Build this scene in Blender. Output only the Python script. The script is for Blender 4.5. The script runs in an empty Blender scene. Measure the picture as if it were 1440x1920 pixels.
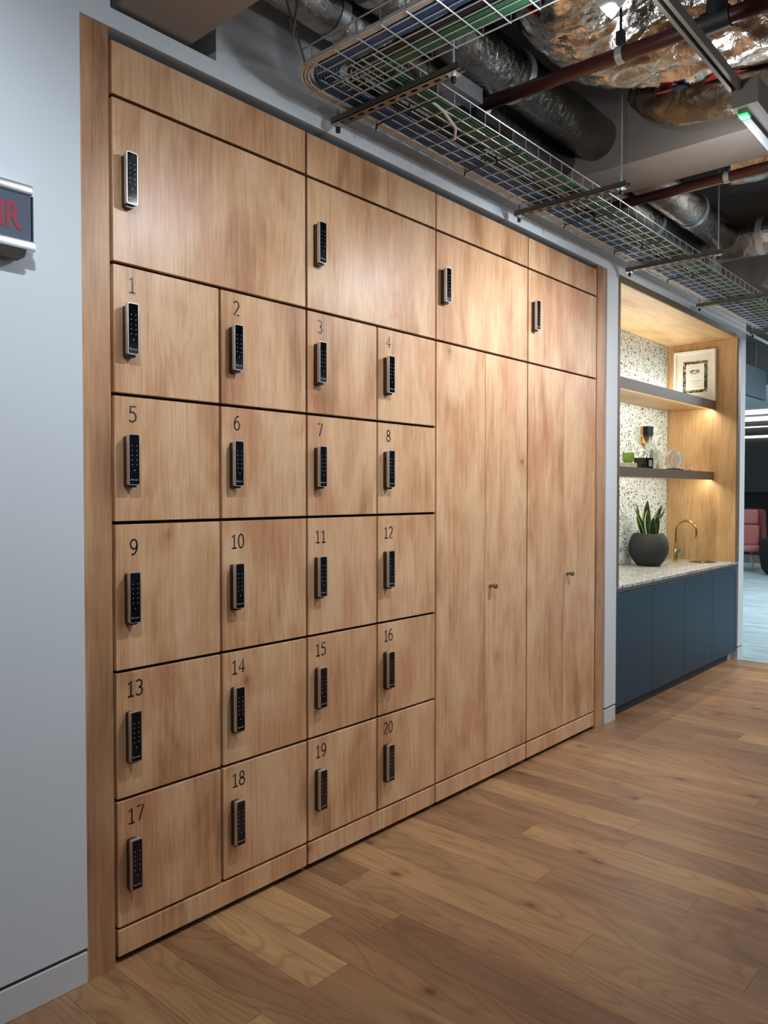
import bpy, bmesh, math, random
from mathutils import Vector, Matrix, noise
random.seed(7)
PI = math.pi
S = bpy.context.scene
COL = S.collection

# ------------------------------------------------------------------ camera
CAM = Vector((-1.2234, -2.1694, 1.45))
R_ = Vector((0.660552, -0.750780, 0.0001985)); U_ = Vector((0.017849, 0.015968, 0.999713)); F_ = Vector((0.750568, 0.660359, -0.0239485))
cd = bpy.data.cameras.new('camera'); cam = bpy.data.objects.new('camera', cd); COL.objects.link(cam)
m = Matrix((R_, U_, -F_)).transposed().to_4x4(); m.translation = CAM
cam.matrix_world = m
cd.sensor_fit = 'VERTICAL'; cd.sensor_height = 24.0; cd.lens = 1458.33 / 1920 * 24.0
cd.clip_start = 0.05; cd.clip_end = 100
S.camera = cam
S.view_settings.view_transform = 'Standard'; S.view_settings.look = 'None'
S.view_settings.gamma = 1; S.view_settings.exposure = 0.55
S.view_settings.use_curve_mapping = False

# ------------------------------------------------------------------ world and lights
w = bpy.data.worlds.new('world'); S.world = w; w.use_nodes = True
w.node_tree.nodes['Background'].inputs[0].default_value = (0.62, 0.74, 0.86, 1)
w.node_tree.nodes['Background'].inputs[1].default_value = 0.085

def look(o, d):
    o.rotation_euler = Vector(d).to_track_quat('-Z', 'Y').to_euler()
def area(name, loc, d, sx, sy, power, col=(1, 1, 1)):
    l = bpy.data.lights.new(name, 'AREA'); l.shape = 'RECTANGLE'; l.size = sx; l.size_y = sy; l.energy = power; l.color = col
    o = bpy.data.objects.new(name, l); COL.objects.link(o); o.location = loc; look(o, d); return o
def spot(name, loc, d, power, ang, blend, r=0.03, col=(1, 1, 1)):
    l = bpy.data.lights.new(name, 'SPOT'); l.energy = power; l.spot_size = math.radians(ang); l.spot_blend = blend
    l.shadow_soft_size = r; l.color = col
    o = bpy.data.objects.new(name, l); COL.objects.link(o); o.location = loc; look(o, d); return o
COOL = (0.86, 0.93, 1.0); WARM = (1.0, 0.93, 0.80); NEUT = (1.0, 0.95, 0.9)
# track spots washing the lockers
for x_, e_, c_ in ((-0.75, 37, COOL), (0.80, 64, COOL), (2.25, 78, COOL), (3.75, 18, NEUT)):
    spot('track_spot_light', (x_, -1.23, 2.77), (0.0, 1.0, -0.92), e_, 112, 1.0, 0.035, c_)
    l_ = bpy.data.lights.new('lamp_spill', 'POINT'); l_.energy = 5.5; l_.shadow_soft_size = .04; l_.color = c_  # added bare point, no fixture, standing in for stray light from the spot
    o_ = bpy.data.objects.new('lamp_spill', l_); COL.objects.link(o_); o_.location = (x_, -1.13, 2.71)
# unseen fill lights added over the open floor
area('floor_fill', (0.6, -2.9, 3.2), (0.1, 0.35, -1), 2.4, 0.15, 3, NEUT)
area('floor_fill', (5.6, -2.4, 3.2), (0, 0.1, -1), 2.0, 0.15, 30, NEUT)
area('duct_fill', (2.5, -3.6, 2.5), (0, 1, 0.6), 4.0, 0.12, 7, COOL)  # added floating strip that throws highlights on the ducts and ceiling
# unseen fill lights added for the carpet and chairs of the office beyond
area('office_fill', (10.5, -1.6, 3.3), (0.1, 0.4, -1), 4.0, 1.4, 230, COOL)
area('office_fill', (11.0, 5.0, 3.3), (0, -.2, -1), 4.0, 2.0, 200, COOL)
area('office_fill', (7.6, -2.6, 3.2), (0, 0, -1), 1.5, 2.5, 45, COOL)
# shelf LED strips
area('shelf_light', (4.67, 0.205, 2.193), (0, 0.5, -1), 2.34, 0.012, 8, WARM)
area('shelf_light', (4.67, 0.215, 1.577), (0, 0.5, -1), 2.34, 0.012, 6.5, WARM)
area('shelf_light', (4.67, 0.50, 2.268), (0, 0.15, 1), 2.3, 0.012, 7.5, (1.0, 0.94, 0.82))

# ------------------------------------------------------------------ materials
def srgb(c):
    return tuple(((x / 255) / 12.92 if x / 255 <= 0.04045 else ((x / 255 + 0.055) / 1.055) ** 2.4) for x in c) + (1,)
def mat(name, col, rough=0.5, metal=0.0, spec=0.5, **k):
    m = bpy.data.materials.new(name); m.use_nodes = True
    b = m.node_tree.nodes['Principled BSDF']
    b.inputs['Base Color'].default_value = srgb(col); b.inputs['Roughness'].default_value = rough
    b.inputs['Metallic'].default_value = metal; b.inputs['Specular IOR Level'].default_value = spec
    for kk, v in k.items():
        b.inputs[kk.replace('_', ' ')].default_value = v
    return m
class N:
    def __init__(s, m): s.m = m; s.t = m.node_tree; s.b = s.t.nodes['Principled BSDF']
    def n(s, typ, **k):
        o = s.t.nodes.new(typ)
        for a, v in k.items():
            if a.startswith('i_'):
                key = a[2:].replace('_', ' ')
                o.inputs[key].default_value = v
            else: setattr(o, a, v)
        return o
    def l(s, a, b): s.t.links.new(a, b)
    def math(s, op, a, b=None, c=None):
        o = s.n('ShaderNodeMath', operation=op)
        for i, v in enumerate((a, b, c)):
            if v is None: continue
            if isinstance(v, (int, float)): o.inputs[i].default_value = v
            else: s.l(v, o.inputs[i])
        return o.outputs[0]
    def mapping(s, vec, scale, loc=(0, 0, 0)):
        o = s.n('ShaderNodeMapping'); o.inputs['Scale'].default_value = scale; o.inputs['Location'].default_value = loc
        s.l(vec, o.inputs['Vector']); return o.outputs[0]
    def noise(s, vec, scale, detail=3, rough=0.5, dist=0.0):
        o = s.n('ShaderNodeTexNoise'); o.inputs['Scale'].default_value = scale; o.inputs['Detail'].default_value = detail
        o.inputs['Roughness'].default_value = rough; o.inputs['Distortion'].default_value = dist
        s.l(vec, o.inputs['Vector']); return o
    def ramp(s, fac, stops, interp='LINEAR'):
        o = s.n('ShaderNodeValToRGB'); o.color_ramp.interpolation = interp
        e = o.color_ramp.elements
        while len(e) < len(stops): e.new(0.5)
        for el, (p, c) in zip(e, stops):
            el.position = p; el.color = c if len(c) == 4 else srgb(c)
        s.l(fac, o.inputs[0]); return o.outputs[0]
    def mix(s, fac, a, b, mode='MIX'):
        o = s.n('ShaderNodeMix', data_type='RGBA', blend_type=mode)
        for idx, v in ((0, fac), (6, a), (7, b)):
            if isinstance(v, (int, float)): o.inputs[idx].default_value = v
            elif isinstance(v, tuple): o.inputs[idx].default_value = v
            else: s.l(v, o.inputs[idx])
        return o.outputs[2]
    def bump(s, h, strength, dist=0.01):
        o = s.n('ShaderNodeBump'); o.inputs['Strength'].default_value = strength; o.inputs['Distance'].default_value = dist
        s.l(h, o.inputs['Height']); s.l(o.outputs[0], s.b.inputs['Normal'])

def wood_mat(name, light, mid, dark, knots=True, rough=0.42, spread=1.0, axis='z', hor=1.0):
    """vertical-grain oak; every object gets its own cut of the grain from its own location"""
    m = mat(name, mid, rough); n = N(m)
    tc = n.n('ShaderNodeTexCoord'); oi = n.n('ShaderNodeObjectInfo')
    off = n.n('ShaderNodeVectorMath', operation='MULTIPLY'); off.inputs[1].default_value = (7.31, 3.7, 9.17); n.l(oi.outputs['Location'], off.inputs[0])
    add = n.n('ShaderNodeVectorMath', operation='ADD'); n.l(tc.outputs['Object'], add.inputs[0]); n.l(off.outputs[0], add.inputs[1])
    v = add.outputs[0]
    sc = {'z': (1, 1, .13), 'x': (.13, 1, 1), 'y': (1, .13, 1)}[axis]
    lg = lambda k: tuple(1 if q == 1 else k for q in sc)
    broad = n.noise(n.mapping(v, lg(.16)), 6.0 * hor, 4, .6, .5)
    blot = n.noise(n.mapping(v, lg(.5)), 3.4, 3, .55, .8)
    fine = n.noise(n.mapping(v, lg(.03)), 190, 3, .6)
    med = n.noise(n.mapping(v, lg(.045)), 46, 3, .65, .3)
    f = n.math('ADD', n.math('MULTIPLY', broad.outputs[0], .55), n.math('MULTIPLY', blot.outputs[0], .45))
    f = n.math('ADD', f, n.math('MULTIPLY', n.math('SUBTRACT', med.outputs[0], .5), .22))
    c = n.ramp(f, [(.35, dark), (.46, mid), (.57, light), (.68, mid)])
    red = n.noise(n.mapping(v, lg(.45)), 4.2, 3, .6, .6)
    rm = n.ramp(red.outputs[0], [(.50, (0, 0, 0, 1)), (.68, (1, 1, 1, 1))])
    c = n.mix(n.math('MULTIPLY', rm, .55 * spread), c, srgb((204, 138, 100)))
    # cathedral contour lines, only in places
    h = n.noise(n.mapping(v, lg(.14)), 5.0, 2, .5, .7)
    rg = n.math('FRACT', n.math('MULTIPLY', h.outputs[0], 22))
    rr = n.ramp(rg, [(.0, (.80, .74, .68, 1)), (.2, (1, 1, 1, 1)), (.8, (1, 1, 1, 1)), (1.0, (.84, .78, .72, 1))])
    where_ = n.ramp(n.noise(n.mapping(v, lg(.5)), 2.6, 2).outputs[0], [(.45, (0, 0, 0, 1)), (.62, (1, 1, 1, 1))])
    c = n.mix(n.math('MULTIPLY', where_, .55), c, rr, 'MULTIPLY')
    g = n.ramp(fine.outputs[0], [(.34, (.74, .69, .64, 1)), (.54, (1, 1, 1, 1))])
    c = n.mix(.6, c, g, 'MULTIPLY')
    if knots:
        vo = n.n('ShaderNodeTexVoronoi'); vo.inputs['Scale'].default_value = 4.2
        dn = n.n('ShaderNodeVectorMath', operation='ADD'); sc2 = n.n('ShaderNodeVectorMath', operation='SCALE'); sc2.inputs[3].default_value = .05
        n.l(n.noise(v, 9, 2).outputs['Color'], sc2.inputs[0]); n.l(v, dn.inputs[0]); n.l(sc2.outputs[0], dn.inputs[1])
        n.l(n.mapping(dn.outputs[0], (1, 1, .75) if axis == 'z' else (1, .75, 1)), vo.inputs['Vector'])
        sk = n.n('ShaderNodeSeparateColor'); n.l(vo.outputs['Color'], sk.inputs[0]); sel = n.math('GREATER_THAN', sk.outputs[0], .66)
        k = n.ramp(vo.outputs['Distance'], [(.0, (.16, .10, .07, 1)), (.03, (.42, .29, .23, 1)), (.08, (.84, .70, .62, 1)), (.24, (1, 1, 1, 1))])
        c = n.mix(n.math('MULTIPLY', sel, .8), c, k, 'MULTIPLY')
    n.l(c, n.b.inputs['Base Color'])
    n.bump(fine.outputs[0], .06, .002)
    return m
OAK = wood_mat('oak_laminate', (232, 190, 148), (214, 164, 121), (172, 121, 84), rough=.36)
OAKF = wood_mat('oak_frame', (204, 160, 120), (184, 138, 100), (150, 106, 74), knots=True)
OAKN = wood_mat('oak_niche', (204, 168, 120), (186, 148, 100), (162, 124, 80), knots=False, spread=.15)
OAKH = wood_mat('oak_niche_ceiling', (210, 180, 134), (196, 162, 114), (176, 140, 94), knots=False, spread=.1, axis='x')
BRONZE = mat('bronze_edging', (112, 96, 76), .45)
CARC = mat('carcass_black', (14, 11, 11), .8)
WALLM = mat('white_wall_paint', (219, 226, 232), .75)
_n = N(WALLM); _tc = _n.n('ShaderNodeTexCoord'); _n.bump(_n.noise(_tc.outputs['Object'], 90, 3).outputs[0], .05, .002)
SKIRT = mat('skirting_paint', (214, 217, 218), .5)
SHADOWM = mat('shadow_gap', (70, 72, 74), .8)
SLAB = mat('concrete_soffit', (60, 57, 54), .9)
_n = N(SLAB); _tc = _n.n('ShaderNodeTexCoord'); _c = _n.ramp(_n.noise(_tc.outputs['Object'], 3, 5).outputs[0], [(.3, (50, 47, 45)), (.7, (72, 68, 64))]); _n.l(_c, _n.b.inputs['Base Color'])
BEAM = mat('painted_beam', (150, 141, 133), .85)
_n = N(BEAM); _tc = _n.n('ShaderNodeTexCoord'); _n.bump(_n.noise(_tc.outputs['Object'], 60, 4).outputs[0], .25, .003)
BLUE = mat('blue_cabinet', (27, 59, 80), .5, 0, .35)
BLUED = mat('blue_plinth', (36, 54, 62), .6)
ZINC = mat('galvanised_steel', (188, 194, 198), .32, .65)
STRUT = mat('strut_steel', (120, 118, 112), .45, .9)
BLACKP = mat('black_plastic', (14, 14, 15), .4)
WHITEP = mat('white_plastic', (205, 202, 194), .4)
SILVER = mat('brushed_silver', (222, 224, 226), .38, .85)
SILVD = mat('dark_lock_body', (74, 70, 66), .35, .7)
GLASSB = mat('black_glass', (7, 8, 11), .08, 0, .6)
MARKS = mat('keypad_marks', (190, 196, 200), .5)
INK = mat('number_vinyl', (30, 32, 38), .25, 0, .8)
NICKEL = mat('satin_nickel', (150, 142, 128), .3, 1.0)
BRASS = mat('brushed_brass', (214, 170, 92), .25, 1.0)
CHROME = mat('chrome', (225, 222, 216), .06, 1.0)
REDPIPE = mat('oxide_red_pipe', (62, 20, 18), .4)
RED = mat('red_label', (190, 24, 34), .4); NAVY = mat('navy_label', (30, 42, 80), .4)
BLK = mat('matt_black', (20, 20, 22), .6)
PINK = mat('dusty_pink_fabric', (196, 128, 124), .9)
_n = N(PINK); _tc = _n.n('ShaderNodeTexCoord'); _n.bump(_n.noise(_tc.outputs['Object'], 180, 2).outputs[0], .2, .003)
BLACKF = mat('black_fabric', (16, 17, 20), .9)
BEECH = mat('pale_wood_leg', (214, 184, 140), .5)
POT = mat('charcoal_ribbed_pot', (40, 41, 41), .75)
SOIL = mat('soil', (40, 30, 24), .95)
GREENG = mat('green_glass', (112, 146, 58), .15, 0, .6)
CUT = mat('clear_glass', (235, 242, 242), .03); CUT.node_tree.nodes['Principled BSDF'].inputs['Transmission Weight'].default_value = .92
PERSP = mat('frosted_perspex', (205, 208, 196), .2); PERSP.node_tree.nodes['Principled BSDF'].inputs['Transmission Weight'].default_value = .5
PAPER = mat('white_paper', (222, 220, 212), .8); GREYTX = mat('printed_text', (120, 118, 114), .8)
FRAMEW = mat('white_frame', (228, 224, 216), .45)
def emis(name, col, st):
    m = mat(name, col, .5); b = m.node_tree.nodes['Principled BSDF']
    b.inputs['Emission Color'].default_value = srgb(col); b.inputs['Emission Strength'].default_value = st; return m
LEDW = emis('warm_led', (255, 214, 150), 3.0); LEDS = emis('strip_light', (255, 252, 246), 1.6)
LEDG = emis('green_led', (50, 220, 110), 1.6); LENS = emis('spot_lens', (255, 255, 255), 9.0)
LEDG2 = emis('green_sign', (90, 230, 180), 2.0)

def terrazzo(name, base, chips, sc=1.0, thr=.5):
    m = mat(name, base, .3); n = N(m); tc = n.n('ShaderNodeTexCoord'); c = srgb(base)
    for i, (col, s_, t_) in enumerate(chips):
        vo = n.n('ShaderNodeTexVoronoi'); vo.inputs['Scale'].default_value = s_ * sc
        n.l(n.mapping(tc.outputs['Object'], (1, 1, 1), (i * 3.3, i * 1.7, i * 5.1)), vo.inputs['Vector'])
        nz = n.noise(tc.outputs['Object'], s_ * sc * 1.3, 1)
        d = n.math('ADD', vo.outputs['Distance'], n.math('MULTIPLY', n.math('SUBTRACT', nz.outputs[0], .5), .7))
        k = n.math('LESS_THAN', d, t_)
        c = n.mix(k, c, srgb(col))
    n.l(c, n.b.inputs['Base Color']); return m
TERR = terrazzo('terrazzo', (212, 226, 226), [((178, 186, 180), 50, .32), ((104, 110, 108), 40, .24), ((24, 26, 28), 34, .25), ((140, 134, 116), 30, .15)])
TERC = terrazzo('terrazzo_worktop', (200, 202, 196), [((140, 140, 134), 60, .36), ((86, 88, 88), 50, .30), ((28, 30, 34), 44, .27), ((150, 130, 100), 36, .16)])

def floor_mat():
    m = mat('oak_plank_floor', (150, 115, 85), .38); n = N(m); tc = n.n('ShaderNodeTexCoord')
    sp = n.n('ShaderNodeSeparateXYZ'); n.l(tc.outputs['Object'], sp.inputs[0])
    x, y = sp.outputs[0], sp.outputs[1]
    u = n.math('DIVIDE', n.math('ADD', x, 50 - .64 + 16.2 * .01), .162)
    u = n.math('DIVIDE', n.math('ADD', x, .162 * 300 - .642), .162)
    i = n.math('FLOOR', u); fu = n.math('FRACT', u)
    wn = n.n('ShaderNodeTexWhiteNoise', noise_dimensions='1D'); n.l(i, wn.inputs['W'])
    v = n.math('ADD', n.math('DIVIDE', n.math('ADD', y, 60.912), 1.55), n.math('MULTIPLY', wn.outputs[0], 7.3))
    j = n.math('FLOOR', v); fv = n.math('FRACT', v)
    cb = n.n('ShaderNodeCombineXYZ'); n.l(i, cb.inputs[0]); n.l(j, cb.inputs[1])
    w2 = n.n('ShaderNodeTexWhiteNoise', noise_dimensions='3D'); n.l(cb.outputs[0], w2.inputs['Vector'])
    off = n.n('ShaderNodeVectorMath', operation='SCALE'); off.inputs[3].default_value = 13.0; n.l(w2.outputs['Color'], off.inputs[0])
    ad = n.n('ShaderNodeVectorMath', operation='ADD'); n.l(tc.outputs['Object'], ad.inputs[0]); n.l(off.outputs[0], ad.inputs[1])
    V = ad.outputs[0]
    tone = n.ramp(w2.outputs['Value'], [(0, (146, 110, 80)), (.2, (162, 124, 90)), (.8, (176, 137, 99)), (1, (198, 158, 112))])
    # cathedral grain: contour lines of a stretched noise
    h = n.noise(n.mapping(V, (1, .16, 1)), 4.2, 2, .5, .8)
    rings = n.math('FRACT', n.math('MULTIPLY', h.outputs[0], 16))
    rr = n.ramp(rings, [(.0, (.72, .66, .62, 1)), (.18, (.95, .93, .9, 1)), (.75, (1.0, 1.0, 1.0, 1)), (1.0, (.78, .72, .68, 1))])
    fine = n.noise(n.mapping(V, (1, .03, 1)), 170, 3, .6)
    g = n.ramp(fine.outputs[0], [(.3, (.76, .74, .72, 1)), (.6, (1, 1, 1, 1))])
    broad = n.noise(n.mapping(V, (1, .12, 1)), 14, 2, .5)
    bb = n.ramp(broad.outputs[0], [(.3, (.74, .69, .65, 1)), (.7, (1.20, 1.16, 1.08, 1))])
    c = n.mix(.95, tone, rr, 'MULTIPLY'); c = n.mix(.6, c, g, 'MULTIPLY'); c = n.mix(.8, c, bb, 'MULTIPLY')
    vo = n.n('ShaderNodeTexVoronoi'); vo.inputs['Scale'].default_value = 2.6; vo.voronoi_dimensions = '2D'
    n.l(n.mapping(V, (1.25, .8, 1)), vo.inputs['Vector'])
    k = n.ramp(vo.outputs['Distance'], [(.0, (.22, .15, .12, 1)), (.03, (.36, .27, .22, 1)), (.06, (.75, .66, .6, 1)), (.14, (1, 1, 1, 1))])
    ks = n.n('ShaderNodeSeparateColor'); n.l(vo.outputs['Color'], ks.inputs[0])
    c = n.mix(n.math('MULTIPLY', n.math('GREATER_THAN', ks.outputs[0], .74), .85), c, k, 'MULTIPLY')
    e1 = n.math('LESS_THAN', n.math('MINIMUM', fu, n.math('SUBTRACT', 1, fu)), .007)
    e2 = n.math('LESS_THAN', n.math('MINIMUM', fv, n.math('SUBTRACT', 1, fv)), .0009)
    e = n.math('MAXIMUM', e1, e2)
    c = n.mix(n.math('MULTIPLY', e, .62), c, srgb((70, 50, 36)))
    n.l(c, n.b.inputs['Base Color'])
    n.bump(n.math('SUBTRACT', fine.outputs[0], n.math('MULTIPLY', e, 2)), .12, .001)
    return m
FLOORM = floor_mat()
CARPET = mat('pale_blue_carpet', (168, 192, 198), .95); _n = N(CARPET); _tc = _n.n('ShaderNodeTexCoord')
_c = _n.ramp(_n.noise(_n.mapping(_tc.outputs['Object'], (1, .25, 1)), 6, 5, .7).outputs[0], [(.35, (146, 174, 182)), (.65, (192, 210, 214))]); _n.l(_c, _n.b.inputs['Base Color'])

def duct_mat(name, ridge=True, crinkle=.25, rough=.3, scale=30, col=(150, 148, 144)):
    m = mat(name, col, rough, 1.0); n = N(m); tc = n.n('ShaderNodeTexCoord')
    nz = n.noise(tc.outputs['Object'], scale, 5, .65, .4)
    h = nz.outputs[0]
    n2 = n.noise(tc.outputs['Object'], 7, 3)
    c = n.ramp(n2.outputs[0], [(.3, tuple(int(q * .8) for q in col)), (.7, tuple(min(255, int(q * 1.12)) for q in col))]); n.l(c, n.b.inputs['Base Color'])
    if ridge:
        sp = n.n('ShaderNodeSeparateXYZ'); n.l(tc.outputs['Object'], sp.inputs[0])
        s_ = n.math('SINE', n.math('MULTIPLY', sp.outputs[0], 60))
        h = n.math('ADD', h, n.math('MULTIPLY', n.math('GREATER_THAN', s_, .93), .6))
    n.bump(h, crinkle, .01); return m
DUCTM = duct_mat('foil_duct_skin', False, .8, .17, 38, (168, 166, 162))
FOIL = duct_mat('crinkled_foil', False, 1.0, .20, 11, (206, 200, 192))
FOILD = duct_mat('dull_foil', False, .7, .35, 20, (120, 108, 92))
CBLUE = mat('blue_cable_sheath', (44, 84, 132), .45); CGREEN = mat('green_cable_sheath', (40, 88, 56), .45)
CBEIGE = mat('beige_cable_sheath', (206, 200, 190), .45); CBLACK = mat('black_cable_sheath', (18, 18, 20), .5)

def leaf_mat():
    m = mat('snake_plant_leaf', (44, 70, 40), .4); n = N(m)
    at = n.n('ShaderNodeAttribute', attribute_name='edge'); tc = n.n('ShaderNodeTexCoord')
    band = n.noise(n.mapping(tc.outputs['Object'], (2, 2, 14)), 6, 2, .5, .5)
    c = n.ramp(band.outputs[0], [(.4, (28, 50, 32)), (.6, (64, 92, 54))])
    k = n.math('GREATER_THAN', at.outputs['Fac'], .8)
    c = n.mix(k, c, srgb((176, 186, 110))); n.l(c, n.b.inputs['Base Color']); return m
LEAF = leaf_mat()
def cert_mat():
    m = mat('patterned_certificate_border', (20, 24, 30), .7); n = N(m); tc = n.n('ShaderNodeTexCoord')
    nz = n.noise(tc.outputs['Object'], 34, 2, .5, 1.5)
    c = n.ramp(nz.outputs[0], [(.0, (16, 20, 26)), (.40, (24, 36, 60)), (.46, (22, 26, 26)), (.53, (190, 176, 80)), (.56, (26, 30, 28)), (.62, (190, 190, 170))], 'CONSTANT')
    n.l(c, n.b.inputs['Base Color']); return m
CERT = cert_mat()

# ------------------------------------------------------------------ mesh helpers
def nb(): return bmesh.new()
def box(bm, x0, x1, y0, y1, z0, z1, bev=0.0, seg=1):
    r = bmesh.ops.create_cube(bm, size=1.0)['verts']
    for v in r:
        v.co = Vector(((x0 + x1) / 2 + v.co.x * (x1 - x0), (y0 + y1) / 2 + v.co.y * (y1 - y0), (z0 + z1) / 2 + v.co.z * (z1 - z0)))
    if bev:
        ed = list({e for v in r for e in v.link_edges})
        bmesh.ops.bevel(bm, geom=ed, offset=bev, segments=seg, affect='EDGES', profile=.5)
    return bm
def tube(bm, pts, rad, seg=8, caps=True, closed=False):
    pts = [Vector(p) for p in pts]; n = len(pts); rings = []; prev = None
    rads = rad if isinstance(rad, (list, tuple)) else [rad] * n
    for i in range(n):
        if closed: t = (pts[(i + 1) % n] - pts[i - 1])
        else: t = pts[min(i + 1, n - 1)] - pts[max(i - 1, 0)]
        t.normalize()
        if prev is None:
            a = Vector((0, 0, 1)) if abs(t.z) < .9 else Vector((1, 0, 0))
            u = t.cross(a).normalized()
        else:
            u = (prev - t * prev.dot(t)).normalized()
        v = t.cross(u); prev = u
        rings.append([bm.verts.new(pts[i] + (u * math.cos(2 * PI * k / seg) + v * math.sin(2 * PI * k / seg)) * rads[i]) for k in range(seg)])
    m_ = n if closed else n - 1
    for i in range(m_):
        a, b = rings[i], rings[(i + 1) % n]
        for k in range(seg):
            bm.faces.new((a[k], a[(k + 1) % seg], b[(k + 1) % seg], b[k]))
    if caps and not closed:
        bm.faces.new(rings[0][::-1]); bm.faces.new(rings[-1])
    return bm
def lathe(bm, prof, c=(0, 0, 0), seg=32, sx=1, sy=1):
    rings = []
    for r, z in prof:
        if r < 1e-6: rings.append([bm.verts.new((c[0], c[1], c[2] + z))])
        else: rings.append([bm.verts.new((c[0] + r * sx * math.cos(2 * PI * k / seg), c[1] + r * sy * math.sin(2 * PI * k / seg), c[2] + z)) for k in range(seg)])
    for a, b in zip(rings, rings[1:]):
        for k in range(seg):
            k2 = (k + 1) % seg
            if len(a) == 1 and len(b) == 1: continue
            if len(a) == 1: bm.faces.new((a[0], b[k2], b[k]))
            elif len(b) == 1: bm.faces.new((a[k], a[k2], b[0]))
            else: bm.faces.new((a[k], a[k2], b[k2], b[k]))
    return bm
def prism(bm, poly, axis, a, b):
    """poly = 2D points, extruded along axis from a to b"""
    def P(p, t):
        return {'x': (t, p[0], p[1]), 'y': (p[0], t, p[1]), 'z': (p[0], p[1], t)}[axis]
    A = [bm.verts.new(P(p, a)) for p in poly]; B = [bm.verts.new(P(p, b)) for p in poly]
    n = len(poly)
    bm.faces.new(A); bm.faces.new(B[::-1])
    for k in range(n): bm.faces.new((A[k], B[k], B[(k + 1) % n], A[(k + 1) % n]))
    return bm
def rrect(w_, h_, r, seg=4, cx=0, cy=0):
    out = []
    for qx, qy, a0 in ((1, 1, 0), (-1, 1, 90), (-1, -1, 180), (1, -1, 270)):
        for k in range(seg + 1):
            a = math.radians(a0 + 90 * k / seg)
            out.append((cx + qx * (w_ / 2 - r) + r * math.cos(a), cy + qy * (h_ / 2 - r) + r * math.sin(a)))
    return out
def mesh_from(bm, name, m, smooth=False):
    bmesh.ops.recalc_face_normals(bm, faces=bm.faces)
    me = bpy.data.meshes.new(name); bm.to_mesh(me); bm.free()
    if m: me.materials.append(m)
    if smooth:
        for p in me.polygons: p.use_smooth = True
        if smooth == 'auto':
            me.set_sharp_from_angle(angle=math.radians(35))
    return me
def link(o, parent=None):
    COL.objects.link(o)
    if parent: o.parent = parent
    return o
def part(name, bm, m, parent, smooth=False, loc=(0, 0, 0), label=None):
    o = bpy.data.objects.new(name, mesh_from(bm, name, m, smooth)); o.location = loc
    if label: o['label'] = label
    return link(o, parent)
def tag(o, label, cat, group=None, kind=None):
    if label: o['label'] = label
    if cat: o['category'] = cat
    if group: o['group'] = group
    if kind: o['kind'] = kind
    return o
def thing(name, label, cat, loc=(0, 0, 0), group=None):
    o = bpy.data.objects.new(name, None); o.empty_display_size = .05; o.location = loc
    tag(o, label, cat, group); return link(o)
def solo(name, bm, m, label, cat, group=None, loc=(0, 0, 0), smooth=False, kind=None):
    o = bpy.data.objects.new(name, mesh_from(bm, name, m, smooth)); o.location = loc
    tag(o, label, cat, group, kind); return link(o)
def struct(name, bm, m, label=None, smooth=False, loc=(0, 0, 0)):
    o = bpy.data.objects.new(name, mesh_from(bm, name, m, smooth)); o.location = loc; o['kind'] = 'structure'
    if label: o['label'] = label
    return link(o)
def dup(o, parent=None, loc=None):
    c = o.copy(); COL.objects.link(c)
    if parent: c.parent = parent
    if loc is not None: c.location = loc
    for ch in list(o.children): dup(ch, c)
    return c
def text_mesh(s, size, extrude=.0004, spacing=1.0, bold=0.0):
    cu = bpy.data.curves.new('text', 'FONT'); cu.body = s; cu.size = size; cu.extrude = extrude; cu.align_x = 'CENTER'; cu.align_y = 'CENTER'; cu.space_character = spacing; cu.offset = bold
    o = bpy.data.objects.new('text', cu); COL.objects.link(o)
    dg = bpy.context.evaluated_depsgraph_get(); dg.update()
    me = bpy.data.meshes.new_from_object(o.evaluated_get(dg))
    COL.objects.unlink(o); bpy.data.objects.remove(o)
    me.transform(Matrix.Rotation(PI / 2, 4, 'X'))   # reads from -y
    return me

# ------------------------------------------------------------------ the setting
XL, XR = 3.477, 5.926        # niche opening
b = nb(); box(b, -9, 5.905, -9, 0.6, -.05, 0); struct('floor', b, FLOORM)
b = nb(); box(b, 5.905, 24, -9, 9, -.05, 0); struct('floor_office', b, CARPET)
b = nb(); box(b, -9, 12.0, -9, 9, 3.62, 3.8); struct('ceiling', b, SLAB)
b = nb()
YF = -.010
box(b, -9, -.097, YF, .6, .105, 3.62)
box(b, -.097, .0, YF, .6, 2.836, 3.62)
box(b, .0, .382, YF, .6, 2.836, 2.893); box(b, .0, .382, YF, .6, 3.35, 3.62)
box(b, .382, 3.319, YF, .6, 2.836, 3.62)
box(b, 3.319, XL, YF, .6, .105, 3.62)
box(b, XL, XR, YF, .62, 2.838, 3.62); box(b, XR, 6.07, YF, .62, .105, 3.62)
box(b, -.097, 3.319, .56, .6, 0, 2.836); box(b, XL, XR, .612, .64, 0, 2.84)
struct('wall_back', b, WALLM)
b = nb(); box(b, -9, -.0975, -.002, .3, .090, .106); box(b, 3.3195, XL - .0005, -.002, .3, .090, .106); box(b, XR + .0005, 6.0695, -.002, .3, .09, .106); struct('trim_1', b, SHADOWM)
b = nb(); box(b, -9, -.0975, YF, .3, 0, .092, .0012); struct('baseboard_left', b, SKIRT)
b = nb(); box(b, 3.320, XL - .0005, YF, .3, 0, .092, .0012); struct('baseboard_middle', b, SKIRT)
b = nb(); box(b, XR + .0005, 6.069, YF, .62, 0, .092, .0012); struct('baseboard_right', b, SKIRT)

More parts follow.
